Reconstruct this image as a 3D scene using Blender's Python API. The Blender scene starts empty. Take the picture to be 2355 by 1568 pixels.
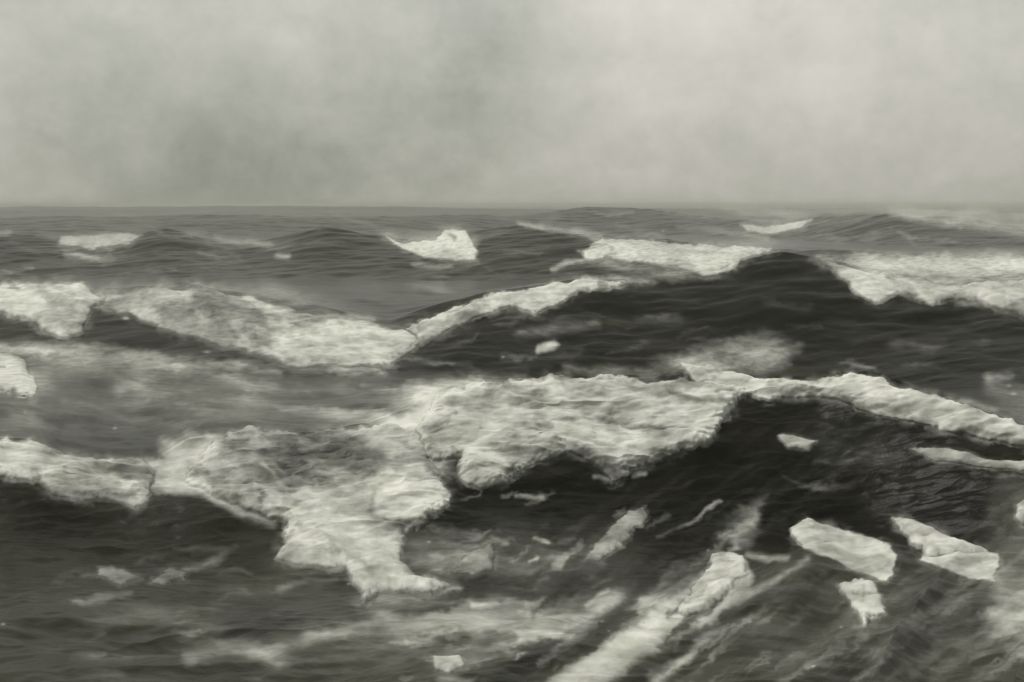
import bpy, math
import numpy as np

# ------------------------------------------------------------------ camera, sky, light
S = bpy.context.scene
COL = S.collection
CAM_H = 5.0
W, H = 1024, 682
F = 1236.0                       # focal length in picture widths of 1024
HZ = 205.0                       # row of the horizon
cam = bpy.data.cameras.new('camera')
co = bpy.data.objects.new('camera', cam); COL.objects.link(co)
co.location = (0, 0, CAM_H)
co.rotation_euler = (math.radians(90), 0, 0)     # level camera, rising front
cam.sensor_width = 36
cam.lens = 36 * F / W
cam.shift_y = -(H / 2 - HZ) / W
cam.clip_start = 0.1
cam.clip_end = 30000
S.camera = co
S.view_settings.view_transform = 'Standard'
S.view_settings.look = 'None'
S.view_settings.exposure = 0.0
S.view_settings.gamma = 1.0
S.cycles.max_bounces = 6
S.cycles.volume_bounces = 1
S.cycles.use_denoising = True

SUN_EL, SUN_AZ = math.radians(60), math.radians(-105)   # azimuth to the right of straight ahead
sun = bpy.data.lights.new('sun', 'SUN'); so = bpy.data.objects.new('sun', sun); COL.objects.link(so)
sun.energy = 1.3; sun.angle = math.radians(18); sun.color = (1.0, 0.97, 0.91)
from mathutils import Vector
_d = Vector((math.sin(SUN_AZ) * math.cos(SUN_EL), math.cos(SUN_AZ) * math.cos(SUN_EL), math.sin(SUN_EL)))
so.rotation_euler = _d.to_track_quat('Z', 'Y').to_euler()

wd = bpy.data.worlds.new('World'); S.world = wd; wd.use_nodes = True
nt = wd.node_tree; nt.nodes.clear()
def N(t, typ, **kw):
    n = t.nodes.new(typ)
    for k, v in kw.items(): setattr(n, k, v)
    return n
def L(t, a, b): t.links.new(a, b)
out = N(nt, 'ShaderNodeOutputWorld'); add = N(nt, 'ShaderNodeAddShader')
bg1 = N(nt, 'ShaderNodeBackground'); bg2 = N(nt, 'ShaderNodeBackground')
sky = N(nt, 'ShaderNodeTexSky', sky_type='NISHITA', sun_disc=False)
sky.sun_elevation = SUN_EL; sky.sun_rotation = SUN_AZ; sky.air_density = 2.0; sky.dust_density = 6.0
hs = N(nt, 'ShaderNodeHueSaturation'); hs.inputs['Saturation'].default_value = 0.15
L(nt, sky.outputs[0], hs.inputs['Color']); L(nt, hs.outputs[0], bg1.inputs[0]); bg1.inputs[1].default_value = 0.05
# overcast cloud layer: soft mottled greys
tc = N(nt, 'ShaderNodeTexCoord')
def mapn(sx, sy, sz, loc=(0, 0, 0), rot=(0, 0, 0)):
    m = N(nt, 'ShaderNodeMapping'); m.inputs['Scale'].default_value = (sx, sy, sz)
    m.inputs['Location'].default_value = loc; m.inputs['Rotation'].default_value = rot
    L(nt, tc.outputs['Generated'], m.inputs[0]); return m
def noise(t, vec, scale, detail=5, rough=0.55, dist=0.0):
    n = N(t, 'ShaderNodeTexNoise'); n.inputs['Scale'].default_value = scale
    n.inputs['Detail'].default_value = detail; n.inputs['Roughness'].default_value = rough
    n.inputs['Distortion'].default_value = dist
    if vec is not None: L(t, vec, n.inputs['Vector'])
    return n
def math_(t, op, a, b=None, c=None, clamp=False):
    n = N(t, 'ShaderNodeMath', operation=op, use_clamp=clamp)
    for i, v in enumerate((a, b, c)):
        if v is None: continue
        if isinstance(v, (int, float)): n.inputs[i].default_value = v
        else: L(t, v, n.inputs[i])
    return n.outputs[0]
def maprange(t, v, a, b, c, d, smooth=False):
    n = N(t, 'ShaderNodeMapRange'); n.clamp = True
    if smooth: n.interpolation_type = 'SMOOTHSTEP'
    L(t, v, n.inputs[0])
    for i, x in enumerate((a, b, c, d)): n.inputs[i + 1].default_value = x
    return n.outputs[0]
m1 = mapn(1, 1, 1.6, (3.1, 0.4, 0.2), (0, 0.25, 0))
n1 = noise(nt, m1.outputs[0], 4.2, 3, 0.5, 0.4)
n2 = noise(nt, mapn(1, 1, 1.4, (7, 2, 1)).outputs[0], 13, 6, 0.6, 0.3)
n3 = noise(nt, mapn(1, 1, 1, (1, 9, 4)).outputs[0], 60, 3, 0.6)
tot = math_(nt, 'ADD', math_(nt, 'MULTIPLY', math_(nt, 'SUBTRACT', n1.outputs[0], 0.5), 0.20),
            math_(nt, 'MULTIPLY', math_(nt, 'SUBTRACT', n2.outputs[0], 0.5), 0.24))
tot = math_(nt, 'ADD', tot, math_(nt, 'MULTIPLY', math_(nt, 'SUBTRACT', n3.outputs[0], 0.5), 0.10))
def lobe(px, py, sig, amp):
    global tot
    v = Vector(((px - W / 2) / F, 1, (HZ - py) / F)).normalized()
    d = N(nt, 'ShaderNodeVectorMath', operation='DOT_PRODUCT'); L(nt, tc.outputs['Generated'], d.inputs[0])
    d.inputs[1].default_value = v
    g = maprange(nt, d.outputs['Value'], math.cos(sig / F * 1.0), 1.0, 0.0, amp, True)
    tot = math_(nt, 'ADD', tot, g)
# dark and light banks of the cloud
for a in [(170, 175, 190, -0.055), (300, 130, 220, -0.05), (90, 140, 130, -0.02), (430, 75, 150, -0.05), (520, 60, 110, -0.035), (620, 75, 90, -0.02), (350, 30, 130, 0.03), (230, 20, 130, 0.025),
          (740, 60, 230, 0.06), (640, 20, 150, 0.035), (30, 180, 90, 0.05), (40, 30, 120, -0.01), (900, 190, 160, -0.02), (560, 130, 140, 0.01),
          (930, 40, 160, 0.01), (1000, 120, 140, 0.02), (620, 185, 120, 0.02), (290, 195, 160, -0.03), (320, 60, 150, 0.015)]:
    lobe(*a)
lum = math_(nt, 'ADD', tot, 0.44)
sx = N(nt, 'ShaderNodeSeparateXYZ'); L(nt, tc.outputs['Generated'], sx.inputs[0])
lum = math_(nt, 'MULTIPLY', lum, maprange(nt, sx.outputs[1], -0.5, 0.6, 0.15, 1.0, True))     # unseen sky behind the viewer, dimmed to deepen the wave faces
cc = N(nt, 'ShaderNodeMix', data_type='RGBA')
L(nt, maprange(nt, lum, 0.28, 0.50, 0, 1), cc.inputs[0])
cc.inputs[6].default_value = (0.965, 1.0, 0.84, 1); cc.inputs[7].default_value = (1.03, 1.0, 0.885, 1)
vm = N(nt, 'ShaderNodeVectorMath', operation='SCALE'); L(nt, cc.outputs[2], vm.inputs[0]); L(nt, lum, vm.inputs['Scale'])
L(nt, vm.outputs[0], bg2.inputs[0]); bg2.inputs[1].default_value = 0.95
L(nt, bg1.outputs[0], add.inputs[0]); L(nt, bg2.outputs[0], add.inputs[1]); L(nt, add.outputs[0], out.inputs[0])

# ------------------------------------------------------------------ numeric helpers
def _hash(ix, iy, seed):
    h = (ix.astype(np.int64) * 374761393 + iy.astype(np.int64) * 668265263 + seed * 974634777) & 0xFFFFFFFF
    h = ((h ^ (h >> 13)) * 1274126177) & 0xFFFFFFFF
    h = (h ^ (h >> 16)) & 0xFFFFFF
    return h / float(0xFFFFFF)
def vnoise(x, y, seed=0):
    ix = np.floor(x); iy = np.floor(y); fx = x - ix; fy = y - iy
    fx = fx * fx * fx * (fx * (fx * 6 - 15) + 10); fy = fy * fy * fy * (fy * (fy * 6 - 15) + 10)
    a = _hash(ix, iy, seed); b = _hash(ix + 1, iy, seed); c = _hash(ix, iy + 1, seed); d = _hash(ix + 1, iy + 1, seed)
    return ((a * (1 - fx) + b * fx) * (1 - fy) + (c * (1 - fx) + d * fx) * fy) * 2 - 1
def rot(x, y, deg):
    a = math.radians(deg); return x * math.cos(a) + y * math.sin(a), -x * math.sin(a) + y * math.cos(a)
def fbm(x, y, seed, octs=4, gain=0.5):
    r = 0; amp = 1; tot = 0
    for o in range(octs):
        xr, yr = rot(x, y, 31 * o + 7)
        r = r + amp * vnoise(xr * 2 ** o + 17.3 * o, yr * 2 ** o - 9.1 * o, seed + o); tot += amp; amp *= gain
    return r / tot
def sstep(a, b, x):
    t = np.clip((x - a) / (b - a), 0, 1); return t * t * (3 - 2 * t)

# ------------------------------------------------------------------ the sea surface
K = 1024 / 2354.0                # survey coordinates (a 2354 wide enlargement) to picture units
FZ = F / K; HZZ = 471.0
# each swell: crest survey line, crest distance, trough distance in front of it, trough level
waves = [
 dict(crest=[(-400,1395),(0,1390),(300,1400),(600,1400),(900,1410),(1150,1430),(1350,1460),(1550,1420),(1700,1345),(1860,1275),(2000,1270),(2150,1300),(2354,1310),(2700,1310)],
      D=[(0,16.0),(900,16.0),(1300,15.6),(1600,16.2),(1860,17.6),(2354,17.4)], T=[(0,12.5),(2354,12.5)], tz=[(0,-.1),(1200,-.3),(2354,-.3)], p=1.3),
 dict(crest=[(-400,1010),(0,1008),(80,1012),(150,1045),(250,1055),(350,1055),(430,1000),(560,985),(700,992),(850,965),(960,925),(1000,893),(1100,880),(1290,864),(1400,862),(1500,862),(1560,828),(1640,842),(1740,868),(1880,880),(1960,855),(2030,865),(2100,895),(2250,938),(2354,985),(2700,1060)],
      D=[(0,21.5),(400,22.5),(900,23.5),(1500,25),(1900,24.5),(2354,22.5)], T=[(0,18.6),(400,19.2),(900,20.0),(1400,21.2),(2000,21.6),(2354,20)], tz=[(0,-.35),(1400,-.8),(2000,-1.0),(2354,-.8)], p=1.35),
 dict(crest=[(-400,655),(0,650),(150,650),(250,664),(420,652),(600,680),(750,712),(900,742),(1000,712),(1140,672),(1250,656),(1340,640),(1500,642),(1650,628),(1720,596),(1800,583),(1880,594),(1960,612),(2060,628),(2200,640),(2354,632),(2700,640)],
      D=[(0,52),(600,50),(900,48),(1300,49),(1800,50),(2354,49)], T=[(0,44),(600,42),(900,42),(1400,43),(1900,42),(2354,40)], tz=[(0,-.7),(600,-.8),(900,-.9),(1900,-1.2),(2354,-1.1)], p=1.25),
 dict(crest=[(-400,540),(0,538),(80,540),(150,560),(250,556),(380,526),(460,545),(540,560),(640,548),(740,520),(850,535),(960,552),(1080,526),(1200,516),(1300,532),(1385,542),(1500,548),(1640,560),(1780,572),(1900,575),(2050,580),(2200,585),(2354,585),(2700,585)],
      D=[(0,112),(900,110),(1400,104),(1800,100),(2354,93)], T=[(0,97),(900,95),(1400,90),(2354,82)], tz=[(0,-.9),(2354,-.6)], p=1.2),
 dict(crest=[(-400,498),(0,500),(300,496),(600,494),(900,500),(1100,492),(1180,497),(1350,474),(1500,482),(1650,502),(1760,512),(1900,498),(2050,487),(2200,500),(2354,520),(2700,520)],
      D=[(0,240),(900,250),(1350,300),(1500,290),(2050,215),(2354,205)], T=[(0,200),(900,210),(1350,258),(1500,250),(2050,184),(2354,176)], tz=[(0,-1),(2354,-1.2)], p=1.0),
 dict(crest=[(-400,478),(0,479),(700,476),(1200,480),(1700,482),(2354,482)],
      D=[(0,700),(2354,700)], T=[(0,480),(2354,480)], tz=[(0,-.5),(2354,-.5)], p=1.0),
]
def pl(pts, x):
    a = np.array(pts, float); return np.interp(x, a[:, 0], a[:, 1])
def smooth1(v, k):
    if k < 1: return v
    w = np.hanning(2 * k + 3)[1:-1]; w /= w.sum()
    return np.convolve(np.pad(v, k, mode='edge'), w, mode='valid')

# grid: columns of constant X/Y, rows of growing distance
tin = np.linspace(-0.50, 0.50, 1150)
tl = -0.50 - np.cumsum(np.geomspace(0.002, 0.35, 34))[::-1]; tr = -tl[::-1]
T_ = np.concatenate([tl, tin, tr])
nc = len(T_)
XZ = (W / 2 + F * T_) / K                       # survey x of every column
pts = [(np.full(nc, 2.0), np.full(nc, -0.3), 't', 1)]        # per column: distance, level
for w in waves:
    R = smooth1(pl(w['crest'], XZ), 5); D = smooth1(pl(w['D'], XZ), 60); T = smooth1(pl(w['T'], XZ), 60); tz = smooth1(pl(w['tz'], XZ), 40)
    w['Rs'] = smooth1(pl(w['crest'], XZ), 45)
    pts.append((T, tz, 't', w['p'])); pts.append((D, CAM_H - D * (R - HZZ) / FZ, 'c', w['p'], CAM_H - D * (w['Rs'] - HZZ) / FZ))
pts.append((np.full(nc, 1100.0), np.full(nc, 0.0), 't', 1)); pts.append((np.full(nc, 9000.0), np.full(nc, 0.0), 't', 1))
ROWS = [40, 230, 110, 360, 70, 240, 60, 130, 60, 60, 40, 50, 20, 24]
def prof(a, b, s):
    s = np.clip(s, 0, 1)
    if a[2] == 't' and b[2] == 'c': g = s ** (1.15 * b[3]); g = g * 0.62 + sstep(0, 1, s) * 0.38     # front face, hollow below
    elif a[2] == 'c' and b[2] == 't': g = (1 - (1 - s) ** 2.2) * 0.75 + sstep(0, 1, s) * 0.25        # long back
    else: g = sstep(0, 1, s)
    if a[2] == 't' and b[2] == 'c': zs = b[4] + (b[1] - b[4]) * s ** 5; return a[1][None, :] * (1 - g) + zs * g
    if a[2] == 'c' and b[2] == 't': zs = a[4] + (a[1] - a[4]) * (1 - s) ** 5; return zs * (1 - g) + b[1][None, :] * g
    return a[1][None, :] * (1 - g) + b[1][None, :] * g
Yl, Zl = [], []
for i in range(len(pts) - 1):
    a, b = pts[i], pts[i + 1]
    sd = np.linspace(0, 1, 400)[:, None] * np.ones(nc)[None, :]
    y = a[0][None, :] * (b[0] / a[0])[None, :] ** sd; s_ = (y - a[0]) / (b[0] - a[0]); z = prof(a, b, s_)
    met = np.sqrt((np.diff(z, axis=0) * F / y[1:]) ** 2 + (np.diff(y, axis=0) * F * 6 / y[1:] ** 2) ** 2) + 0.02
    cdf = np.concatenate([[0], np.cumsum(met.mean(1))]); cdf /= cdf[-1]
    sj = np.interp(np.arange(ROWS[i]) / ROWS[i], cdf, sd[:, 0])[:, None]
    y = a[0][None, :] * (b[0] / a[0])[None, :] ** sj; s_ = (y - a[0]) / (b[0] - a[0])
    Yl.append(y); Zl.append(prof(a, b, s_))
Yl.append(pts[-1][0][None, :]); Zl.append(pts[-1][1][None, :])
YY = np.concatenate(Yl); ZZ = np.concatenate(Zl); nr = len(YY)
XX = YY * T_[None, :]
# chop
far = np.clip(YY / 60, 0.25, 4.0)
sc = YY * 0 + 1
YC = YY + 1.3 * ZZ; xr, yr = rot(XX, YC, 12)
ch = np.zeros_like(ZZ)
ch += 0.16 * fbm(xr / 5.5, yr / 2.6, 3, 2) * sstep(8, 14, YY)
ch += 0.085 * fbm(xr / 2.0, yr / 0.95, 11, 2)
r1 = 1 - np.abs(fbm(xr / 1.1, yr / 0.6, 21, 3)) * 2
nearf = 1 - sstep(24, 50, YY) * .9
ch += (0.035 * r1 + 0.02 * fbm(xr / 0.35, yr / 0.2, 31, 2)) * nearf
ch += 0.10 * fbm(xr / 3.2, YC / 1.7, 15, 2) * (1 - sstep(19, 22, YY))
ch += 0.17 * fbm(xr / 3.6, YC / 1.5, 19, 3) * sstep(24, 27, YY) * (1 - sstep(38, 44, YY)) + 0.22 * fbm(xr / 7, YC / 4, 29, 3) * sstep(56, 62, YY) * (1 - sstep(92, 100, YY))
# diagonal ribs of water in the right foreground
ud, vd = (XX * .466 + YY * .885), (XX * .885 - YY * .466)
rib = 1 - np.abs(fbm(ud / 7.0, vd / 1.15, 81, 2, .4)) * 2.4
ch += 0.17 * rib * sstep(-.8, 1.2, XX) * (1 - sstep(17.5, 20.5, YY))
ch += sstep(35, 110, YY) * 0.34 * fbm(XX / 14, YY / 9, 41, 3)
ch += sstep(150, 400, YY) * 0.45 * fbm(XX / 60, YY / 22, 51, 3)
ch += sstep(350, 600, YY) * 2.2 * fbm(XX / 90, YY / 60, 57, 3)
ch *= 1 - sstep(2500, 7000, YY)
ZZ = ZZ + ch

# picture row of every vertex, and which of them are hidden behind a nearer crest
PX = W / 2 + F * XX / YY
PY = HZ + F * (CAM_H - ZZ) / YY
runmin = np.minimum.accumulate(PY, axis=0)
VIS = PY <= runmin + 0.6

# ------------------------------------------------------------------ foam survey
MX = 0
gx, gy = np.meshgrid(np.arange(W) + 0.5, np.arange(H) + 0.5)
wa = fbm(gx / 26, gy / 17, 71, 4, 0.6) * 6.5; wb = fbm(gx / 26, gy / 17, 91, 4, 0.6) * 5.5
wf = fbm(gx / 7, gy / 4.5, 171, 3, 0.7) * 3.0
gxw = gx + wa + wf; gyw = gy + wb + wf * 0.6
def polymask(poly, soft=3.0, warp=1.0):
    p = np.array(poly, float) * K
    x0, y0 = np.maximum(np.floor(p.min(0) - soft * 2 - 14).astype(int), 0)
    x1, y1 = np.ceil(p.max(0) + soft * 2 + 14).astype(int); x1 = min(x1, W); y1 = min(y1, H)
    out = np.zeros((H, W))
    X = gx[y0:y1, x0:x1] + (gxw - gx)[y0:y1, x0:x1] * warp; Y = gy[y0:y1, x0:x1] + (gyw - gy)[y0:y1, x0:x1] * warp
    # the frame edge must not cut shapes that run past it
    d = np.full(X.shape, 1e9); ins = np.zeros(X.shape, bool)
    for i in range(len(p)):
        ax, ay = p[i]; bx, by = p[(i + 1) % len(p)]
        ex, ey = bx - ax, by - ay; l2 = ex * ex + ey * ey + 1e-9
        t = np.clip(((X - ax) * ex + (Y - ay) * ey) / l2, 0, 1)
        d = np.minimum(d, np.hypot(X - ax - t * ex, Y - ay - t * ey))
        c = ((ay > Y) != (by > Y)); ins ^= c & (X < (ex) * (Y - ay) / (ey if ey else 1e-9) + ax)
    sd = np.where(ins, d, -d)
    out[y0:y1, x0:x1] = sstep(-soft, soft, sd)
    return out
def linemask(line, soft=2.0, warp=0.6):
    """line: (x, y, halfwidth) points"""
    p = np.array(line, float) * K
    m = p[:, 2].max()
    x0, y0 = np.maximum(np.floor(p[:, :2].min(0) - m - soft * 2 - 12).astype(int), 0)
    x1, y1 = np.ceil(p[:, :2].max(0) + m + soft * 2 + 12).astype(int); x1 = min(x1, W); y1 = min(y1, H)
    out = np.zeros((H, W))
    X = gx[y0:y1, x0:x1] + (gxw - gx)[y0:y1, x0:x1] * warp; Y = gy[y0:y1, x0:x1] + (gyw - gy)[y0:y1, x0:x1] * warp
    sd = np.full(X.shape, -1e9)
    for i in range(len(p) - 1):
        ax, ay, aw = p[i]; bx, by, bw = p[i + 1]; ex, ey = bx - ax, by - ay; l2 = ex * ex + ey * ey + 1e-9
        t = np.clip(((X - ax) * ex + (Y - ay) * ey) / l2, 0, 1)
        sd = np.maximum(sd, aw + (bw - aw) * t - np.hypot(X - ax - t * ex, Y - ay - t * ey))
    out[y0:y1, x0:x1] = sstep(-soft, soft, sd)
    return out
FILM = np.zeros((H, W))
def film(mask, v):
    global FILM
    v = v * 1.1
    FILM = np.maximum(FILM, 0) + (1 - FILM) * mask * v if v > 0 else FILM * (1 + mask * v)
P, LN = polymask, linemask

# thick foam: name, label, category, polygon, thickness in metres, density, group
FOAM = []
def foam(name, label, cat, poly, thick, dens=0.9, soft=3.0, warp=1.0, group=None, inner=()):
    FOAM.append(dict(name=name, label=label, cat=cat, poly=poly, thick=thick, dens=dens, soft=soft, warp=warp, group=group, inner=inner))
EXEC_FOAM = True

G1 = 'whitecaps on the distant swells'
foam('whitecap', 'faint flat whitecap on the far swell near the left edge', 'whitecap',
     [(135,540),(180,546),(250,538),(325,541),(290,566),(200,576),(135,562)], .25, .62, 3, .6, G1)
foam('whitecap', 'small bright whitecap with a pointed left tip on the dark far swell left of centre', 'whitecap',
     [(885,540),(930,560),(1000,552),(1020,530),(1070,530),(1095,575),(1092,600),(1040,598),(980,592),(920,572)], .30, .85, 2.2, .5, G1)
foam('whitecap', 'long broad white breaker on the far swell behind the peak of the big dark wave', 'whitecap',
     [(1340,575),(1385,543),(1500,552),(1640,562),(1790,578),(1720,596),(1680,628),(1600,626),(1500,607),(1400,597),(1350,602)], .35, .76, 3.2, .8, G1)
foam('whitecap', 'thin curved whitecap under the horizon right of centre', 'whitecap',
     [(1700,514),(1760,519),(1870,503),(1840,524),(1770,539),(1715,530)], .5, .6, 2.5, .4, G1)
G2 = 'foam spilling over the big middle wave'
foam('foam_bank', 'bright white foam tongue pouring down between two dark humps at the left edge', 'foam',
     [(-60,650),(90,650),(180,655),(245,690),(215,712),(190,760),(160,778),(110,765),(60,735),(-60,712)], .35, .80, 4.5, 1, G2)
foam('foam_bank', 'wide thin greyish foam sheet sliding down the middle wave left of centre', 'foam',
     [(240,672),(330,668),(430,656),(600,690),(700,716),(800,732),(870,742),(930,760),(960,780),(930,810),(880,845),(760,845),(640,838),(560,803),(480,790),(330,738),(270,716),(235,700)], .22, .50, 6, 1, G2,
     [(P([(650,770),(760,740),(900,760),(960,775),(900,840),(700,835),(620,810)], 12), .6)])
foam('foam_bank', 'narrow white foam ribbon climbing to the right along the dark middle crest', 'foam',
     [(880,845),(925,805),(960,780),(930,758),(1000,722),(1140,680),(1250,664),(1340,642),(1460,652),(1400,664),(1330,668),(1280,700),(1230,724),(1180,710),(1130,712),(1080,735),(960,795)], .30, .74, 3.5, .9, G2)
foam('foam_bank', 'pale foam field streaming off the back of the middle wave at the right edge', 'foam',
     [(1870,594),(1960,616),(2060,640),(2200,655),(2420,640),(2420,745),(2354,738),(2300,710),(2250,688),(2180,690),(2120,700),(2085,682),(2060,672),(2010,695),(1970,668),(1920,625)], .35, .76, 4, .9, G2)
foam('foam_clump', 'bright rounded foam clump cut off by the left edge below the foam tongue', 'foam',
     [(-60,812),(30,815),(55,830),(92,888),(80,915),(30,900),(-60,890)], .25, .8, 3, .8)
G3 = 'foam along the breaking foreground wave'
foam('foam_bank', 'foam bank at the left edge draped over the near wave with a scalloped lower edge', 'foam',
     [(-60,1012),(70,1010),(130,1042),(200,1056),(330,1052),(355,1080),(340,1130),(310,1165),(250,1148),(170,1152),(120,1140),(90,1102),(-60,1096)], .22, .70, 5, 1, G3)
foam('foam_bank', 'tall tumbling foam mass hanging down the near wave left of centre', 'foam',
     [(432,1075),(470,1030),(500,1002),(570,990),(700,1000),(850,980),(960,985),(985,1060),(1025,1100),(1030,1150),(985,1212),(930,1235),(925,1290),(960,1325),(1040,1350),(990,1372),(880,1360),(830,1386),(795,1300),(720,1312),(640,1285),(655,1205),(560,1172),(480,1140),(420,1105)], .26, .60, 5, 1.2, G3,
     [(P([(880,1085),(960,1070),(1022,1120),(1020,1160),(960,1210),(880,1190),(840,1140)], 8), .9), (P([(620,1160),(820,1180),(900,1300),(820,1350),(700,1290)], 14), .45)])
foam('foam_bank', 'brightest broad foam mass bursting off the near crest in the centre', 'foam',
     [(975,1050),(960,985),(1010,905),(1090,884),(1290,866),(1400,864),(1500,880),(1560,870),(1640,880),(1740,890),(1700,925),(1640,1000),(1560,1040),(1500,1068),(1440,1085),(1400,1104),(1360,1060),(1300,1038),(1230,1062),(1175,1108),(1080,1116),(1052,1092),(1060,1050),(1010,1062)], .30, .76, 3.5, 1.2, G3,
     [(P([(1130,950),(1500,900),(1680,930),(1600,1010),(1350,1010),(1150,1080),(1070,1080)], 16), .8)])
foam('foam_bank', 'white foam ribbon running down to the right along the crest above the darkest wave face', 'foam',
     [(1560,832),(1640,846),(1740,872),(1880,880),(1905,868),(1960,855),(2030,867),(2050,892),(2150,907),(2250,942),(2354,988),(2420,1010),(2420,1050),(2354,1030),(2260,1010),(2130,975),(2050,958),(1970,935),(1920,912),(1840,912),(1750,916),(1700,905),(1600,880)], .30, .92, 2.2, .9, G3)
G4 = 'loose foam pieces on the dark water in front of the near wave'
foam('foam_slab', 'long pale foam slab tilted down to the right, the left one of the two large slabs at lower right', 'foam slab',
     [(1812,1210),(1850,1195),(1960,1222),(2040,1250),(2060,1282),(2042,1332),(1960,1310),(1900,1280),(1850,1262),(1815,1232)], .24, .82, 2.6, .8, G4)
foam('foam_slab', 'large pale foam slab with a notch in its left end, nearest the right edge', 'foam slab',
     [(2048,1188),(2100,1194),(2180,1232),(2292,1275),(2290,1336),(2180,1310),(2120,1288),(2122,1256),(2092,1250),(2062,1215)], .24, .80, 2.6, .8, G4)
foam('foam_clump', 'small ragged foam clump below the gap between the two large slabs', 'foam',
     [(1928,1345),(2012,1340),(2020,1370),(2042,1408),(2000,1420),(1985,1445),(1958,1390)], .18, .66, 3, 1, G4)
foam('foam_clump', 'slanting finger of pale foam rising to the right below the dark hollow in the centre', 'foam',
     [(1480,1163),(1492,1190),(1452,1240),(1380,1288),(1342,1290),(1372,1250),(1442,1180)], .14, .56, 3.5, 1, G4)
foam('foam_slab', 'blocky pale foam piece at the top of the long diagonal foam trail', 'foam slab',
     [(1640,1265),(1710,1280),(1722,1310),(1640,1400),(1580,1425),(1556,1405),(1600,1350)], .15, .66, 4, 1, G4)
foam('foam_clump', 'grey square-edged foam scrap right of the tumbling foam mass', 'foam',
     [(1100,1262),(1136,1254),(1139,1308),(1085,1322),(1040,1322),(1060,1290)], .10, .42, 4, .9, G4)
foam('foam_clump', 'small round foam blob at the bottom edge left of the diagonal trail', 'foam',
     [(993,1508),(1060,1508),(1072,1530),(1032,1548),(1000,1540)], .10, .62, 1.8, .5, G4)
foam('foam_clump', 'bright little foam knob cut off by the right edge beside the darkest hollow', 'foam',
     [(2335,1160),(2362,1146),(2420,1150),(2420,1205),(2350,1206),(2335,1190)], .14, .9, 1.6, .3, G4)
foam('foam_clump', 'tiny oval foam fleck high on the darkest wave face', 'foam',
     [(1788,1000),(1830,1002),(1882,1018),(1862,1036),(1812,1032)], .12, .6, 2, .5, G4)
foam('foam_clump', 'dull greenish foam lump, the left of a pair at lower left', 'foam',
     [(222,1308),(285,1306),(322,1328),(270,1340),(215,1328)], .07, .32, 4, 1, G4)
foam('foam_clump', 'dull greenish foam lump, the right of a pair at lower left', 'foam',
     [(348,1322),(395,1304),(432,1318),(432,1340),(340,1342)], .07, .32, 4, 1, G4)
foam('foam_clump', 'thin bright foam streak near the right edge under the foam ribbon of the crest', 'foam',
     [(2092,1032),(2180,1032),(2280,1056),(2420,1064),(2420,1090),(2280,1076),(2150,1062)], .12, .7, 2, .5, G4)

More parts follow.
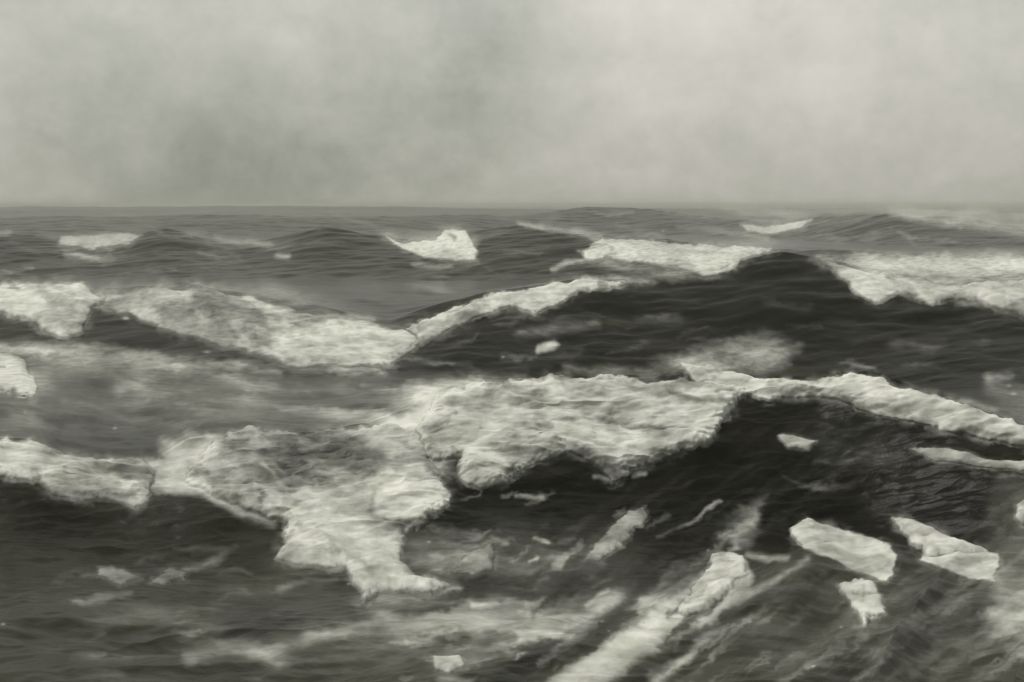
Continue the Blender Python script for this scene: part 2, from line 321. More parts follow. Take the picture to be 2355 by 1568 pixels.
# thin film, streaks and spent foam lying on the water, and a wash of painted haze
for m, v in [
 (LN([(1190,515,4),(1300,528,6),(1375,545,9)], 2.5), .45), (P([(1640,476),(1900,478),(2500,476),(2500,515),(2200,500),(2000,486),(1800,500),(1700,498)], 4), .28), (P([(880,960),(990,940),(1060,1000),(1030,1100),(940,1080),(880,1020)], 10), .5),  # the far-right wash under the horizon is mist painted as film
 (LN([(2050,490,6),(2200,512,12),(2354,530,14),(2460,535,14)], 5), .4),
 (P([(1880,590),(2100,592),(2420,580),(2420,640),(2150,650),(1960,620)], 7), .42),
 (P([(1600,555),(1760,545),(1840,570),(1700,575)], 5), .2),
 (LN([(500,545,4),(560,562,7),(620,560,4)], 4), .25), (LN([(640,588,6),(662,592,6)], 3), .5), (LN([(0,537,4),(25,537,4)], 3), .4),
 (LN([(950,605,4),(1010,614,6),(1040,612,3)], 3), .4), (LN([(1265,620,4),(1300,608,7),(1340,600,4)], 3), .45),
 (LN([(1070,560,3),(1160,530,4)], 4), .12), (LN([(150,585,4),(220,595,6)], 4), .35), (P([(930,648),(1010,650),(1040,668),(960,665)], 5), .2),
 (P([(1330,600),(1400,600),(1560,625),(1650,640),(1480,648),(1380,615)], 5), .22),
 (LN([(1340,645,6),(1400,640,7),(1500,652,5)], 3), .35), (LN([(700,725,3),(860,735,4)], 3), .25),
 (P([(430,655),(620,650),(760,690),(900,740),(760,735),(600,690)], 10), .18), (P([(220,585),(500,600),(900,640),(880,690),(500,640),(300,640)], 16), .07),
 # streaks on the big middle face
 (LN([(1190,768,5),(1280,760,12),(1370,745,6)], 7), .28), (LN([(1242,800,8),(1275,792,8)], 3), .6), (LN([(1400,745,6),(1560,735,8)], 9), .10),
 (P([(1500,838),(1580,812),(1660,790),(1760,772),(1830,800),(1800,842),(1700,862),(1580,850)], 11), .42),
 (LN([(1760,690,5),(1860,705,6)], 9), .10), (LN([(2050,790,6),(2140,800,8),(2170,788,4)], 7), .16), (LN([(2270,870,8),(2320,862,8)], 4), .35), (LN([(2210,920,4),(2290,940,5)], 3), .35),
 (LN([(2280,890,12),(2354,905,18)], 12), .25), (LN([(1300,845,6),(1500,855,6)], 6), .25),
 # left middle water
 (LN([(0,798,8),(120,805,14),(260,812,12),(420,830,6)], 6), .40), (LN([(480,832,4),(560,842,7),(640,855,4)], 5), .25),
 (P([(240,880),(330,870),(420,900),(330,930),(270,920)], 12), .22), (LN([(330,830,10),(480,860,14),(640,890,8)], 9), .18),
 (LN([(600,880,4),(640,884,4)], 3), .4), (LN([(760,850,5),(880,856,6)], 4), .4), (LN([(820,945,5),(860,938,6)], 3), .4), (LN([(560,920,5),(760,950,10),(900,960,8)], 7), .26),
 (LN([(380,930,5),(520,955,9),(650,962,5)], 8), .16), (P([(0,930),(150,950),(300,985),(150,990),(0,960)], 12), .15), (LN([(880,900,6),(1000,905,8),(1080,915,8)], 7), .35),
 (P([(900,890),(1060,870),(1200,868),(1080,930),(960,960)], 12), .4), (P([(0,800),(400,830),(900,960),(500,990),(0,1000)], 20), .07),
 # spent foam about the near wave
 (LN([(480,1140,5),(560,1185,9),(625,1200,12)], 5), .34), (P([(415,1120),(520,1130),(560,1180),(470,1150)], 8), .3), (P([(340,1060),(430,1055),(470,1110),(360,1130)], 7), .35),
 (LN([(430,1310,5),(500,1285,9),(545,1255,4)], 5), .25), (LN([(400,1262,4),(480,1262,6),(520,1262,3)], 4), .22), (LN([(190,1325,4),(240,1318,5)], 4), .15),
 (LN([(170,1385,5),(230,1375,9),(300,1362,5)], 4), .30), (LN([(170,1430,8),(290,1420,12),(440,1405,6)], 9), .14), (LN([(80,1460,5),(160,1455,9)], 8), .08),
 (LN([(640,1350,4),(720,1335,5),(770,1330,3)], 4), .22), (LN([(430,1510,9),(500,1490,13),(600,1500,14),(680,1480,10),(840,1440,8)], 8), .30),
 (LN([(600,1500,10),(640,1520,16)], 9), .22), (LN([(520,1350,6),(640,1360,10)], 10), .1), (P([(350,1440),(800,1400),(1100,1500),(900,1540),(400,1480)], 30), .07),
 (LN([(940,1325,5),(980,1345,16),(1050,1352,8)], 5), .5), (LN([(870,1375,8),(960,1382,10),(1100,1390,5)], 6), .32), (LN([(1088,1392,7),(1140,1386,6)], 2.5), .55),
 (LN([(1185,1140,3),(1248,1145,5)], 2), .4), (LN([(1225,1238,4),(1262,1247,4)], 1.8), .6), (LN([(1130,1235,3),(1165,1250,5)], 3), .3), (LN([(1290,1245,3),(1320,1240,3)], 3), .25),
 (LN([(1215,1290,3),(1232,1283,4)], 2), .4), (LN([(1365,1097,4),(1412,1100,6)], 2.5), .45), (LN([(1455,1096,5),(1480,1092,5)], 2.5), .6),
 (LN([(1515,1235,3),(1580,1205,5),(1655,1152,4)], 2.5), .38), (LN([(1690,1240,8),(1740,1180,5)], 6), .2), (LN([(1350,1392,4),(1395,1356,6)], 2.5), .5), (LN([(1060,1290,10),(1120,1280,14)], 9), .15),
 (P([(1180,1450),(1300,1448),(1330,1460),(1240,1482),(1190,1475)], 4), .38), (P([(960,1400),(1100,1390),(1350,1380),(1330,1440),(1000,1450)], 14), .20),
 (LN([(1640,1370,34),(1500,1440,34),(1400,1510,30),(1280,1600,34)], 8), .42), (LN([(1540,1410,12),(1420,1490,12),(1300,1575,12)], 5), .25), (LN([(1860,1285,4),(1760,1345,7),(1690,1385,8)], 4), .30),
 (LN([(1620,1460,4),(1570,1510,8),(1500,1560,12)], 8), .2), (LN([(1300,1420,8),(1440,1330,10),(1500,1390,14)], 12), .15), (LN([(1600,1400,20),(1720,1330,6)], 6), .2),
 (LN([(1720,1275,5),(1760,1280,9),(1805,1285,4)], 3.5), .34), (P([(1640,1240),(1700,1180),(1740,1160),(1720,1260)], 8), .14),
 (P([(2290,1320),(2420,1330),(2420,1560),(2330,1500),(2260,1420)], 14), .36), (P([(2310,1120),(2420,1080),(2420,1330),(2280,1300)], 30), .16),
 (P([(1700,1400),(1900,1300),(2200,1360),(2200,1480),(1800,1520)], 40), .09), (LN([(1980,1440,10),(1990,1470,5)], 5), .2), (LN([(1740,1530,10),(1860,1500,10)], 14), .1),
 (P([(1820,985),(2080,1000),(2060,1080),(1900,1040)], 18), .06), (P([(1140,1180),(1400,1200),(1400,1300),(1150,1330)], 30), .05),
 (LN([(1020,1560,14),(1080,1568,8)], 6), .2), (P([(1000,1210),(1080,1230),(1080,1310),(960,1290)], 14), .12),
]: film(m, v)
# joins and washes between the foam banks
for m, v in [
 (P([(330,1062),(430,1060),(480,1000),(520,1040),(480,1140),(400,1130),(340,1120)], 8), .5), (P([(180,660),(300,660),(460,650),(440,700),(300,720),(230,700)], 9), .5),
 (P([(-60,800),(100,800),(260,825),(230,870),(130,900),(-60,900)], 12), .22), (P([(100,805),(430,815),(640,850),(600,872),(300,850)], 9), .20), (P([(850,945),(1000,890),(1100,870),(1100,930),(960,1010),(860,1000)], 9), .40),
 (LN([(430,905,5),(640,935,9),(860,968,8)], 8), .2), (LN([(620,870,6),(800,905,8),(900,915,5)], 8), .18), (P([(270,890),(330,880),(360,930),(300,925)], 8), .22), (P([(1880,585),(2200,590),(2460,585),(2460,760),(2300,700),(2100,670),(1960,640)], 8), .42),
 (LN([(1560,520,4),(1660,530,6),(1760,545,4)], 4), .2), (LN([(2200,500,4),(2354,515,9),(2460,520,9)], 4), .3), (LN([(2050,478,3),(2200,486,5),(2354,492,8)], 4), .3), (P([(400,540),(620,548),(680,570),(500,575)], 8), .14),
 (P([(150,580),(260,590),(240,610),(150,600)], 6), .2), (P([(860,525),(960,535),(1060,520),(1100,540),(1000,560),(900,560)], 6), .22), (P([(2100,910),(2354,930),(2460,960),(2460,1000),(2250,950)], 8), .14),
 (P([(930,1240),(1140,1240),(1140,1320),(1000,1330),(940,1290)], 14), .18), (P([(850,1390),(1100,1400),(1320,1400),(1340,1470),(1000,1500),(850,1450)], 18), .18),
 (P([(1100,1220),(1420,1290),(1300,1400),(1150,1380)], 25), .08), (P([(1700,1180),(1760,1140),(1740,1230),(1690,1260)], 7), .12),
 (LN([(1000,1540,8),(1180,1480,12),(1420,1400,20),(1560,1380,24)], 10), .14), (LN([(1380,1390,12),(1470,1370,18),(1560,1390,24),(1640,1340,28)], 6), .34),
 (LN([(1330,1530,14),(1470,1440,22),(1600,1370,30)], 6), .30), (LN([(1490,1590,12),(1600,1480,9),(1650,1440,4)], 6), .28),
]: film(m, v)
# loose dabs of spent foam, following the run of the water
rng = np.random.RandomState(5)
def dabs(n, x0, x1, y0, y1, ang, la, lb, wa_, wb_, va, vb):
    for k in range(n):
        x, y = rng.uniform(x0, x1), rng.uniform(y0, y1); a = math.radians(ang + rng.uniform(-14, 14)); l = rng.uniform(la, lb); w = rng.uniform(wa_, wb_)
        dx, dy = math.cos(a) * l / 2, -math.sin(a) * l / 2; b = rng.uniform(-.25, .25) * l * .3
        film(LN([(x - dx, y - dy, w * .4), (x - b * .2, y + b, w), (x + dx, y + dy, w * .5)], rng.uniform(1.5, 4.5), 1.1), rng.uniform(va, vb))
dabs(46, 40, 900, 1190, 1560, 8, 40, 150, 3, 8, .02, .13)
dabs(40, 900, 1300, 1220, 1560, 14, 25, 110, 3, 9, .06, .24)
dabs(40, 1250, 1800, 1250, 1560, 40, 50, 200, 3, 11, .05, .24)
dabs(40, 1750, 2354, 1330, 1560, 30, 40, 170, 5, 16, .03, .15)
dabs(14, 1050, 1700, 1110, 1280, 32, 20, 70, 2, 5, .06, .25)
dabs(40, 0, 1050, 830, 1000, -8, 50, 200, 3, 9, .05, .22)
dabs(22, 1000, 2330, 700, 860, 6, 30, 110, 3, 8, .03, .15)
dabs(34, 0, 1250, 500, 640, -3, 30, 120, 2, 6, .04, .2)
dabs(22, 1200, 2354, 485, 560, -5, 40, 140, 2, 5, .05, .22)
dabs(14, 1850, 2330, 1020, 1130, -10, 30, 110, 3, 7, .04, .16)

TEX = fbm(gxw / 60 + gyw / 90, gyw / 26 - gxw / 120, 401, 4, .6)
ARC = .42 * sstep(.90, 1.0, 1 - np.abs(fbm(gxw / 42, gyw / 24, 611, 3, .55))) * sstep(-.1, .4, fbm(gx / 40, gy / 30, 633, 2))
HOT = np.zeros((H, W)); FDAB = np.zeros((H, W))
_f = np.random.RandomState(23)
def fdabs(n, x0, x1, y0, y1, ang, la, lb):
    for k in range(n):
        x, y = _f.uniform(x0, x1), _f.uniform(y0, y1); a = math.radians(ang + _f.uniform(-35, 35)); l = _f.uniform(la, lb); w = l * _f.uniform(.12, .3)
        dx, dy = math.cos(a) * l / 2, -math.sin(a) * l / 2; v = _f.uniform(-.45, .5)
        m = LN([(x - dx, y - dy, w * .5), (x, y + l * .08, w), (x + dx, y + dy, w * .5)], _f.uniform(2, 5), 1.4)
        FDAB[:] = FDAB * (1 - m) + v * m
fdabs(90, 420, 1040, 980, 1380, -30, 30, 130); fdabs(90, 980, 1760, 860, 1110, 15, 30, 120); fdabs(40, 0, 360, 1010, 1160, -15, 30, 110)
fdabs(60, 220, 950, 660, 850, -25, 30, 120); fdabs(16, 0, 240, 650, 780, -40, 25, 80); fdabs(30, 950, 1480, 640, 800, 25, 20, 80); fdabs(40, 1880, 2354, 590, 740, -20, 30, 100)
fdabs(50, 1560, 2354, 830, 1030, -20, 30, 90); fdabs(20, 1340, 1780, 545, 630, -8, 20, 90)
for m, v in [(P([(700,790),(840,760),(960,775),(900,835),(720,835)], 10), .45), (P([(40,670),(170,665),(215,700),(170,765),(100,730)], 10), .5), (P([(1060,1068),(1160,1058),(1172,1105),(1070,1112)], 4), .8),
             (P([(875,1100),(930,1090),(965,1065),(1022,1120),(1022,1160),(975,1205),(900,1195)], 6), .75), (P([(1120,1000),(1180,985),(1270,1000),(1280,1035),(1200,1055),(1130,1050)], 8), .6),
             (P([(1250,900),(1420,890),(1520,920),(1660,950),(1620,1010),(1540,1000),(1400,950),(1250,950)], 12), .6), (P([(1340,1010),(1460,1010),(1560,1020),(1460,1075),(1380,1060)], 8), .55),
             (P([(1550,838),(1640,850),(1740,880),(1700,900),(1600,880)], 6), .6), (P([(1920,880),(2050,880),(2200,935),(2354,1000),(2354,1020),(2100,960)], 6), .6), (P([(900,1240),(940,1290),(1040,1350),(980,1365),(860,1350),(880,1290)], 8), .4),
             (P([(740,1160),(840,1165),(850,1195),(760,1200)], 6), .4), (P([(120,1065),(260,1075),(300,1130),(180,1130)], 12), .35), (P([(0,1020),(90,1025),(130,1060),(0,1060)], 10), .35), (P([(1380,560),(1750,575),(1680,615),(1500,590)], 6), .4),
             (P([(1960,640),(2354,665),(2354,710),(2200,680),(2010,680)], 8), .45), (P([(1170,690),(1260,700),(1220,722)], 5), .5), (P([(0,830),(50,840),(80,885),(20,880)], 8), .4)]: HOT = np.maximum(HOT, m * v)
HAL = fbm(gxw / 14, gyw / 9, 431, 4, .6)
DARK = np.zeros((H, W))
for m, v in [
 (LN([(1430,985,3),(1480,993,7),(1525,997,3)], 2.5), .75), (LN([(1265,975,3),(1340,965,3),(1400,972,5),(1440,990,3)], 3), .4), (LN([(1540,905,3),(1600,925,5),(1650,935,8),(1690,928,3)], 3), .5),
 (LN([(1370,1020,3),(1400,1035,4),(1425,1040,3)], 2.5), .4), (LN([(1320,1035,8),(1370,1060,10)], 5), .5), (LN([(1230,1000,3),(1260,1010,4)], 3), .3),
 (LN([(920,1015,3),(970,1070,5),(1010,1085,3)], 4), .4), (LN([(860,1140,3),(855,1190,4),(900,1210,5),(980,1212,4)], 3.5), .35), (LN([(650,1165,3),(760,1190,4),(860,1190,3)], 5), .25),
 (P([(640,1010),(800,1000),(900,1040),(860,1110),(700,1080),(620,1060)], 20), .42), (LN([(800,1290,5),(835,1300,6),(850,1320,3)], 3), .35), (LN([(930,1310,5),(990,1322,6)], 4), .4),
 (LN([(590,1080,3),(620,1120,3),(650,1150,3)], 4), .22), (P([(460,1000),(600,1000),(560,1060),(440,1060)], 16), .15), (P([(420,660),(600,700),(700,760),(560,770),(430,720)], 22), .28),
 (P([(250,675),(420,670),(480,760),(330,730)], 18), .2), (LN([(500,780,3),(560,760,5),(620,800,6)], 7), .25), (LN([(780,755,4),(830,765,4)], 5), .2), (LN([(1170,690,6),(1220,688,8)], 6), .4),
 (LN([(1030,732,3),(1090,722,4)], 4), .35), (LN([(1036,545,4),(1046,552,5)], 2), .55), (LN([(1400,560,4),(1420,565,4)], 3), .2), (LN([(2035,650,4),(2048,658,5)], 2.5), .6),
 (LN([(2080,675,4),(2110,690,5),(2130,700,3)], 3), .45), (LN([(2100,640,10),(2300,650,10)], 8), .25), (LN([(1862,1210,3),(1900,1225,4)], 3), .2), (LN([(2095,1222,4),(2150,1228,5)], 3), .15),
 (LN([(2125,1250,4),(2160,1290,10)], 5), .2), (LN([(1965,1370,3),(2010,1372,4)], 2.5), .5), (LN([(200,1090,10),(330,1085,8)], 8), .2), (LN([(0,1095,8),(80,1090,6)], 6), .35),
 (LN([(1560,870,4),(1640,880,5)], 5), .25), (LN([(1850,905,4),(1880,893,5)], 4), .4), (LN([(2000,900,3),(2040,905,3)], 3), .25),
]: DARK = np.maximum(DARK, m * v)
# brushed, broken foam haze on the open water: level on the left, fanning down to the left on the right
near = sstep(395, 470, gy); a1 = fbm(gxw / 55, (gyw - .06 * gxw) / 9, 501, 4, .6); a2 = fbm((gxw + gyw * 1.0) / 60, (gyw * 1.0 + gxw * .75) / 13, 521, 4, .6)
rt = sstep(480, 640, gx) * near
mott = a1 * (1 - rt) + a2 * rt
low = sstep(500, 600, gy + 0 * gx) * (1 - .6 * sstep(640, 760, gx) * (1 - sstep(540, 580, gy)))
FILM = np.clip(FILM * (1 + 0.8 * TEX + .5 * mott), 0, 1)
FILM = np.clip(FILM + (0.03 + (.04 + .06 * sstep(380, 520, gx)) * low + .05 * sstep(330, 360, gy) * (1 - sstep(400, 420, gy)) * (1 - sstep(350, 420, gx))) * sstep(.0, .55, mott) * (1 - FILM), 0, 1)

LIT_TONE = np.full((H, W), 0.22)  # light and shade painted into the water colour: pale open water, dark faces
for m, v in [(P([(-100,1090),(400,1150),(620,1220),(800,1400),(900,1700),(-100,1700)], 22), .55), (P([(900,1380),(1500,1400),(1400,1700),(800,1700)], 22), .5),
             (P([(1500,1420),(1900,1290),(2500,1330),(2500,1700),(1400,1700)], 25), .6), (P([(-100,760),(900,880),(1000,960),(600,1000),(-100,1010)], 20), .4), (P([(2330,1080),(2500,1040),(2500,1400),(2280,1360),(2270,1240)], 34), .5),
             (P([(-100,460),(1200,460),(1300,560),(1100,680),(-100,640)], 14), .35)]: LIT_TONE += (1 - LIT_TONE) * m * v
for m, v in [(P([(860,850),(1150,700),(1400,660),(1800,600),(2050,680),(2500,700),(2500,980),(1900,860),(1550,820),(1000,880)], 10), 1.0),  # shade of the two big wave faces, painted in
             (P([(1020,1120),(1500,1070),(1750,920),(1900,900),(2280,1030),(2280,1250),(1700,1260),(1000,1230)], 12), 1.0)]: LIT_TONE *= 1 - m * v
for m, v in [(LN([(1120,1600,30),(1350,1420,34),(1560,1260,30)], 10), .8), (LN([(1420,1600,16),(1680,1420,22),(1900,1310,12)], 8), .8), (LN([(1880,1600,40),(2080,1480,40),(2250,1440,20)], 20), .7),  # more painted shade: foreground bands and left troughs
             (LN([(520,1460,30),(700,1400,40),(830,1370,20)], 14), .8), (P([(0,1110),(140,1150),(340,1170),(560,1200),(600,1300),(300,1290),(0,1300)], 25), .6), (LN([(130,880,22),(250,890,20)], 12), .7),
             (P([(60,940),(430,950),(400,1040),(200,1040),(100,1000)], 14), .7), (LN([(640,920,12),(900,945,14)], 8), .6), (LN([(360,850,10),(760,880,14)], 8), .4)]: LIT_TONE *= 1 - m * v
LIT_TONE = np.clip(LIT_TONE * (1 + .8 * TEX), 0, 1)

def lookup(img):
    x = np.clip(PX - 0.5, 0, W - 1.001); y = np.clip(PY - 0.5, 0, H - 1.001)
    ix = x.astype(int); iy = y.astype(int); fx = x - ix; fy = y - iy
    v = (img[iy, ix] * (1 - fx) + img[iy, ix + 1] * fx) * (1 - fy) + (img[iy + 1, ix] * (1 - fx) + img[iy + 1, ix + 1] * fx) * fy
    return v
def fillhidden(v, decay):
    """values on hidden water fade from the crest in front of it"""
    o = v.copy()
    last = v[0].copy(); ly = YY[0].copy()
    for i in range(nr):
        vis = VIS[i]
        last = np.where(vis, v[i], last); ly = np.where(vis, YY[i], ly)
        o[i] = np.where(vis, v[i], last * np.exp(-(YY[i] - ly) / decay))
    nxt = v[-1] * 0; ny_ = YY[-1].copy()
    for i in range(nr - 1, -1, -1):
        vis = VIS[i]
        nxt = np.where(vis, v[i], nxt); ny_ = np.where(vis, YY[i], ny_)
        o[i] = np.where(vis, o[i], np.maximum(o[i], nxt * np.exp(-(ny_ - YY[i]) / (decay * 1.5))))
    return o
inframe = sstep(-140, 0, PX) * (1 - sstep(W, W + 140, PX))

# ------------------------------------------------------------------ surface normals of the water
dXr, dYr, dZr = np.gradient(XX, axis=0), np.gradient(YY, axis=0), np.gradient(ZZ, axis=0)
dXc, dYc, dZc = np.gradient(XX, axis=1), np.gradient(YY, axis=1), np.gradient(ZZ, axis=1)
nx = dYc * dZr - dZc * dYr; ny = dZc * dXr - dXc * dZr; nz = dXc * dYr - dYc * dXr
ln = np.sqrt(nx * nx + ny * ny + nz * nz) + 1e-12
nx, ny, nz = nx / ln, ny / ln, nz / ln
# a smoother normal to push foam out along
def blur(a, k):
    for ax in (0, 1):
        w = np.ones(2 * k + 1) / (2 * k + 1)
        c = np.cumsum(np.pad(a, [(k + 1, k) if i == ax else (0, 0) for i in (0, 1)], mode='edge'), axis=ax)
        a = (np.take(c, range(2 * k + 1, c.shape[ax]), axis=ax) - np.take(c, range(0, c.shape[ax] - 2 * k - 1), axis=ax)) / (2 * k + 1)
    return a
snx, sny, snz = blur(nx, 6), blur(ny, 6), blur(nz, 6)

def make_mesh(name, co_, quads, attrs, mat, smooth=True):
    me = bpy.data.meshes.new(name)
    me.vertices.add(len(co_)); me.vertices.foreach_set('co', co_.astype(np.float32).ravel())
    nq = len(quads)
    me.loops.add(nq * 4); me.loops.foreach_set('vertex_index', quads.astype(np.int32).ravel())
    me.polygons.add(nq); me.polygons.foreach_set('loop_start', np.arange(0, nq * 4, 4, dtype=np.int32))
    me.polygons.foreach_set('use_smooth', np.ones(nq, bool))
    for k, v in attrs.items():
        a = me.attributes.new(k, 'FLOAT', 'POINT'); a.data.foreach_set('value', v.astype(np.float32).ravel())
    me.update(calc_edges=True); me.materials.append(mat)
    o = bpy.data.objects.new(name, me); COL.objects.link(o); return o

# ------------------------------------------------------------------ materials
def water_nodes(name, thick):
    mat = bpy.data.materials.new(name); mat.use_nodes = True; t = mat.node_tree; t.nodes.clear()
    o = N(t, 'ShaderNodeOutputMaterial'); mix = N(t, 'ShaderNodeMixShader')
    wat = N(t, 'ShaderNodeBsdfPrincipled'); fo = N(t, 'ShaderNodeBsdfPrincipled')
    tc = N(t, 'ShaderNodeTexCoord'); P_ = tc.outputs['Object']
    def mp(sx, sy, sz, rz=0):
        m = N(t, 'ShaderNodeMapping'); m.inputs['Scale'].default_value = (sx, sy, sz); m.inputs['Rotation'].default_value = (0, 0, rz)
        L(t, P_, m.inputs[0]); return m.outputs[0]
    at = N(t, 'ShaderNodeAttribute', attribute_name='foam')
    big = noise(t, mp(.35, .8, .8, .2), 1.0, 4, .55, .5); mid = noise(t, mp(1, 1.5, 1.5, .15), 1.9, 6, .55, .4); fine = noise(t, mp(1, 1.6, 1.6), 14, 5, .65, .3)
    # body colour of the water: deep olive with paler aerated patches
    wc = N(t, 'ShaderNodeMix', data_type='RGBA'); L(t, maprange(t, big.outputs[0], .35, .7, 0, 1, True), wc.inputs[0])
    wc.inputs[6].default_value = (0.0040, 0.0034, 0.0014, 1); wc.inputs[7].default_value = (0.012, 0.0118, 0.0058, 1)
    si = N(t, 'ShaderNodeAttribute', attribute_name='lit_tone'); w2 = N(t, 'ShaderNodeMix', data_type='RGBA')  # painted light and shade of the water, mixed into its colour
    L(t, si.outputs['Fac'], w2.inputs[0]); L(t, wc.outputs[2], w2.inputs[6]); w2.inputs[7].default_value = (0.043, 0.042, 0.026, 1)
    L(t, w2.outputs[2], wat.inputs['Base Color']); wat.inputs['IOR'].default_value = 1.33; wat.inputs['Roughness'].default_value = 0.3; wat.inputs['Specular IOR Level'].default_value = 0.26
    bmp = N(t, 'ShaderNodeBump'); bmp.inputs['Strength'].default_value = 0.3; bmp.inputs['Distance'].default_value = 0.08
    L(t, math_(t, 'ADD', mid.outputs[0], math_(t, 'MULTIPLY', fine.outputs[0], .25)), bmp.inputs['Height'])
    L(t, bmp.outputs[0], wat.inputs['Normal'])
    # foam
    fc = N(t, 'ShaderNodeMix', data_type='RGBA'); L(t, maprange(t, mid.outputs[0], .3, .65, 0, 1, True), fc.inputs[0])
    fc.inputs[6].default_value = (0.60, 0.61, 0.53, 1); fc.inputs[7].default_value = (0.84, 0.84, 0.77, 1)
    L(t, fc.outputs[2], fo.inputs['Base Color']); fo.inputs['Roughness'].default_value = 0.85
    fo.inputs['Specular IOR Level'].default_value = 0.2
    b2 = N(t, 'ShaderNodeBump'); b2.inputs['Strength'].default_value = 0.25; b2.inputs['Distance'].default_value = 0.05
    L(t, math_(t, 'ADD', mid.outputs[0], math_(t, 'MULTIPLY', fine.outputs[0], .5)), b2.inputs['Height']); L(t, b2.outputs[0], fo.inputs['Normal'])
    # break the film up with streaky noise
    br = math_(t, 'ADD', math_(t, 'MULTIPLY', math_(t, 'SUBTRACT', mid.outputs[0], .5), .8), math_(t, 'MULTIPLY', math_(t, 'SUBTRACT', fine.outputs[0], .5), .45))
    f = math_(t, 'POWER', at.outputs['Fac'], 1.2)
    w_ = math_(t, 'MULTIPLY', math_(t, 'MULTIPLY', f, math_(t, 'SUBTRACT', 1.0, f)), 2.1)
    fac = math_(t, 'ADD', f, math_(t, 'MULTIPLY', br, w_), clamp=True)
    L(t, fac, mix.inputs[0]); L(t, wat.outputs[0], mix.inputs[1]); L(t, fo.outputs[0], mix.inputs[2])
    if not thick: L(t, mix.outputs[0], o.inputs[0])
    else:
        tr = N(t, 'ShaderNodeBsdfTransparent'); m2 = N(t, 'ShaderNodeMixShader')
        cv = N(t, 'ShaderNodeAttribute', attribute_name='cover')
        L(t, math_(t, 'ADD', cv.outputs['Fac'], math_(t, 'MULTIPLY', math_(t, 'MULTIPLY', br, 1.2), math_(t, 'SUBTRACT', 1.0, cv.outputs['Fac'])), clamp=True), m2.inputs[0]); L(t, tr.outputs[0], m2.inputs[1]); L(t, mix.outputs[0], m2.inputs[2]); L(t, m2.outputs[0], o.inputs[0])
    return mat
M_WATER = water_nodes('sea_water', False)
M_FOAM = water_nodes('sea_foam', True)

# ------------------------------------------------------------------ water sheet
_r = np.random.RandomState(9)
# small flecks of spume scattered round the foam
FL = np.zeros((H, W)); wide = blur(np.maximum(FILM, 0), 14)
for k in range(420):
    x, y = _r.randint(2, W - 3), _r.randint(225, H - 3)
    if _r.rand() < .03 + .55 * wide[y, x]:
        a = _r.uniform(.6, 1.5); w2 = a * _r.uniform(1.2, 2.6); x0, x1, y0, y1 = max(x - 6, 0), min(x + 7, W), max(y - 4, 0), min(y + 5, H)
        FL[y0:y1, x0:x1] = np.maximum(FL[y0:y1, x0:x1], _r.uniform(.15, .6) * np.exp(-((gx[y0:y1, x0:x1] - x) / w2) ** 2 - ((gy[y0:y1, x0:x1] - y) / a) ** 2))
film(P([(370,1015),(440,1000),(500,1005),(500,1060),(380,1060)], 7), .6)
film(LN([(1800,885,12),(1880,893,12),(1950,885,14)], 3), .8)
film(LN([(1700,1330,30),(1600,1400,40),(1450,1490,36),(1290,1600,44)], 5), .42)
film(LN([(1330,1420,10),(1420,1370,20),(1560,1350,16)], 6), .3); film(LN([(1500,1560,10),(1580,1500,13),(1640,1450,5)], 5), .3); film(LN([(900,1440,14),(1080,1410,24),(1300,1420,16)], 8), .14)
for k in range(26):
    x, y = rng.uniform(980, 2200), rng.uniform(1330, 1560)
    film(LN([(x - 60, y + 42, 4), (x, y, 12), (x + 60, y - 46, 5)] if x > 1250 else [(x - 50, y + 8, 4), (x, y, 11), (x + 50, y - 12, 4)], 4, 1.3), -.75)
for m, v in [(LN([(1180,1600,12),(1380,1440,12),(1500,1330,14)], 5), .75), (LN([(1460,1590,9),(1600,1470,10),(1760,1370,9)], 5), .7), (P([(500,1460),(640,1400),(760,1350),(800,1330),(840,1400),(760,1430),(600,1470)], 10), .85), (P([(0,1110),(100,1110),(140,1160),(300,1180),(340,1170),(480,1160),(560,1210),(540,1250),(380,1280),(0,1320)], 12), .8),
             (P([(-60,1300),(140,1300),(140,1568),(-60,1568)], 30), .75), (P([(560,1220),(620,1230),(780,1310),(720,1330),(560,1300)], 9), .8), (P([(1050,1330),(1200,1320),(1330,1310),(1300,1360),(1100,1370)], 12), .6),
             (P([(120,860),(240,850),(260,900),(130,910)], 9), .7), (P([(100,930),(400,940),(400,980),(330,1030),(200,1035),(120,1000)], 14), .6), (P([(640,910),(820,925),(960,935),(860,950),(700,930)], 6), .6), (P([(200,700),(340,745),(560,805),(760,850),(560,830),(300,790),(180,760)], 8), .7),
             (P([(1380,1300),(1560,1200),(1640,1240),(1560,1370),(1440,1370)], 12), .7), (P([(1740,1400),(1900,1330),(1930,1420),(1800,1500)], 20), .5), (P([(2050,1440),(2250,1450),(2260,1568),(2000,1568)], 25), .6)]: FILM *= 1 - m * v
FILM = FILM + (1 - FILM) * FL
film_v = fillhidden(lookup(FILM) * inframe, 1.5)
# loose streaks beyond the surveyed water
film_v = np.clip(film_v + (1 - inframe) * 0.35 * sstep(.15, .5, fbm(XX / 6, YY / 2, 61, 4)), 0, 1)
idx = np.arange(nr * nc).reshape(nr, nc)
quads = np.stack([idx[:-1, :-1], idx[:-1, 1:], idx[1:, 1:], idx[1:, :-1]], -1).reshape(-1, 4)

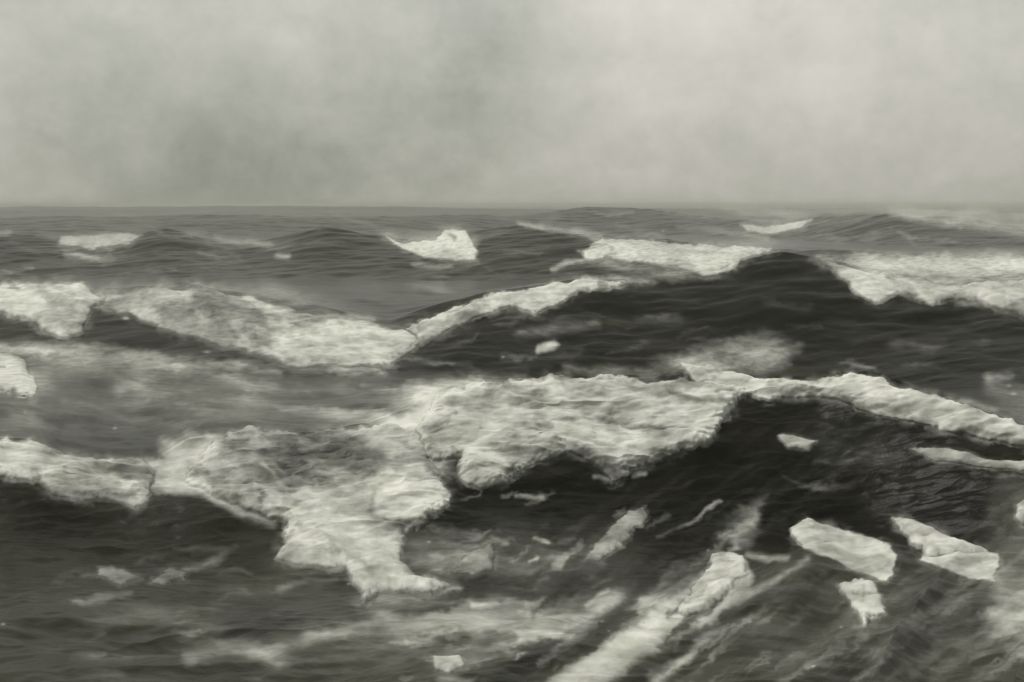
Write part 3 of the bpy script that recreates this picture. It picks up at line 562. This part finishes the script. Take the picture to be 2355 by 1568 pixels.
# ------------------------------------------------------------------ thick foam pieces
def largest(mask):
    """the biggest connected piece of a boolean grid"""
    par = []; size = []; prev = []; allr = []
    def find(a):
        while par[a] != a: par[a] = par[par[a]]; a = par[a]
        return a
    for i in range(mask.shape[0]):
        d = np.diff(np.concatenate([[0], mask[i].astype(int), [0]])); st = np.where(d == 1)[0]; en = np.where(d == -1)[0]
        cur = []
        for a, b in zip(st, en):
            k = len(par); par.append(k); size.append(b - a); cur.append((a, b, k)); allr.append((i, a, b, k))
        j = 0
        for (a, b, k) in cur:
            for (pa, pb, pk) in prev:
                if pa < b and a < pb:
                    x, y = find(k), find(pk)
                    if x != y: par[x] = y; size[y] += size[x]
        prev = cur
    o = np.zeros_like(mask)
    if not par: return o
    best = max((size[find(k)], find(k)) for k in range(len(par)))[1]
    for i, a, b, k in allr:
        if find(k) == best: o[i, a:b] = True
    return o
for fo in FOAM:
    m = polymask(fo['poly'], fo['soft'] * 1.3, fo['warp'])
    dens = np.full((H, W), fo['dens'])
    for (im, v) in fo['inner']: dens = dens + (1 - dens) * im * v
    mw = polymask(fo['poly'], fo['soft'] * 1.3 + (9 if fo['thick'] > .2 else 3), fo['warp'])
    dens = dens * (1 + 0.8 * TEX) * (1 - DARK) * (1 - .5 * ARC) * (1 + FDAB); dens = np.clip(dens + (1 - dens) * HOT, 0, 1)
    mv = fillhidden(lookup(m) * inframe, 0.012 * np.array(1) * 30)
    dv = lookup(dens); mwv = fillhidden(lookup(mw) * inframe, .36)
    halo = sstep(.02, .5, mwv) * .30 * sstep(-.35, .35, lookup(HAL)) * fo['dens']
    film_v = film_v + (1 - film_v) * halo
    film_v = np.maximum(film_v, sstep(.02, .8, mv) * dv)
    fo['mv'] = mv.astype(np.float32); fo['mwv'] = mwv.astype(np.float32)
for fo in FOAM:
    mv, mwv = fo['mv'], fo['mwv']
    rows = np.where(mv.max(1) > 0.02)[0]; cols = np.where(mv.max(0) > 0.02)[0]
    if not len(rows): continue
    r0, r1 = max(rows[0] - 1, 0), min(rows[-1] + 2, nr); c0, c1 = max(cols[0] - 1, 0), min(cols[-1] + 2, nc)
    sl = (slice(r0, r1), slice(c0, c1))
    x, y, z, mm = XX[sl], YY[sl], ZZ[sl], mv[sl]
    scl = np.median(y[mm > .3]) / 22.0 if (mm > .3).any() else 1
    scl = max(0.7, min(scl, 4.0))
    bil = 1 - np.abs(fbm(x / (1.5 * scl), (y * 1.2 + z * 1.5) / (1.2 * scl), 301, 4, .5)) * 1.9
    fin = fbm(x / (0.22 * scl), (y + z) / (0.16 * scl), 333, 3, .6)
    h = fo['thick'] * 0.6 * sstep(0.25, 1.0, mwv[sl]) * sstep(.2, .7, mm) * (0.35 + 0.7 * bil + 0.10 * fin) - 0.006 * (1 - sstep(.12, .4, mm))
    cx = x + snx[sl] * h; cy = y + sny[sl] * h; cz = z + snz[sl] * h
    kf = largest(mm > 0.12)[:-1, :-1]
    li = np.arange(x.size).reshape(x.shape)
    q = np.stack([li[:-1, :-1], li[:-1, 1:], li[1:, 1:], li[1:, :-1]], -1)[kf]
    used, inv = np.unique(q, return_inverse=True); q = inv.reshape(-1, 4)
    cc_ = np.stack([cx.ravel()[used], cy.ravel()[used], cz.ravel()[used]], -1)
    org = np.array([cc_[:, 0].mean(), cc_[:, 1].mean(), cc_[:, 2].min()])
    dd = film_v[sl]; al = sstep(.2, .85, mm)
    o = make_mesh(fo['name'], cc_ - org, q, dict(foam=dd.ravel()[used], cover=al.ravel()[used]), M_FOAM)
    o.location = org
    o['label'] = fo['label']; o['category'] = fo['cat']
    if fo['group']: o['group'] = fo['group']
lit_tone_v = fillhidden(lookup(LIT_TONE), 6.0)
water = make_mesh('water', np.stack([XX, YY, ZZ], -1).reshape(-1, 3), quads, dict(foam=film_v, lit_tone=lit_tone_v), M_WATER)
water['kind'] = 'structure'

# ------------------------------------------------------------------ haze over the sea
def box(name, x0, x1, y0, y1, z0, z1):
    v = [(x, y, z) for x in (x0, x1) for y in (y0, y1) for z in (z0, z1)]
    f = [(0,1,3,2),(4,6,7,5),(0,4,5,1),(2,3,7,6),(0,2,6,4),(1,5,7,3)]
    me = bpy.data.meshes.new(name); me.from_pydata(v, [], f); o = bpy.data.objects.new(name, me); COL.objects.link(o); return o
xm = float(np.abs(XX).max()) + 50
hz = box('haze', -xm, xm, -60, 9100, float(ZZ.min()) - 1.0, 8.0)
hz['kind'] = 'stuff'; hz['label'] = 'pale sea haze over the far water'
mh = bpy.data.materials.new('haze'); mh.use_nodes = True; t = mh.node_tree; t.nodes.clear()
ho = N(t, 'ShaderNodeOutputMaterial'); pv = N(t, 'ShaderNodeVolumePrincipled')
pv.inputs['Color'].default_value = (0.84, 0.85, 0.75, 1); pv.inputs['Density'].default_value = 0.0007
L(t, pv.outputs[0], ho.inputs['Volume']); hz.data.materials.append(mh)
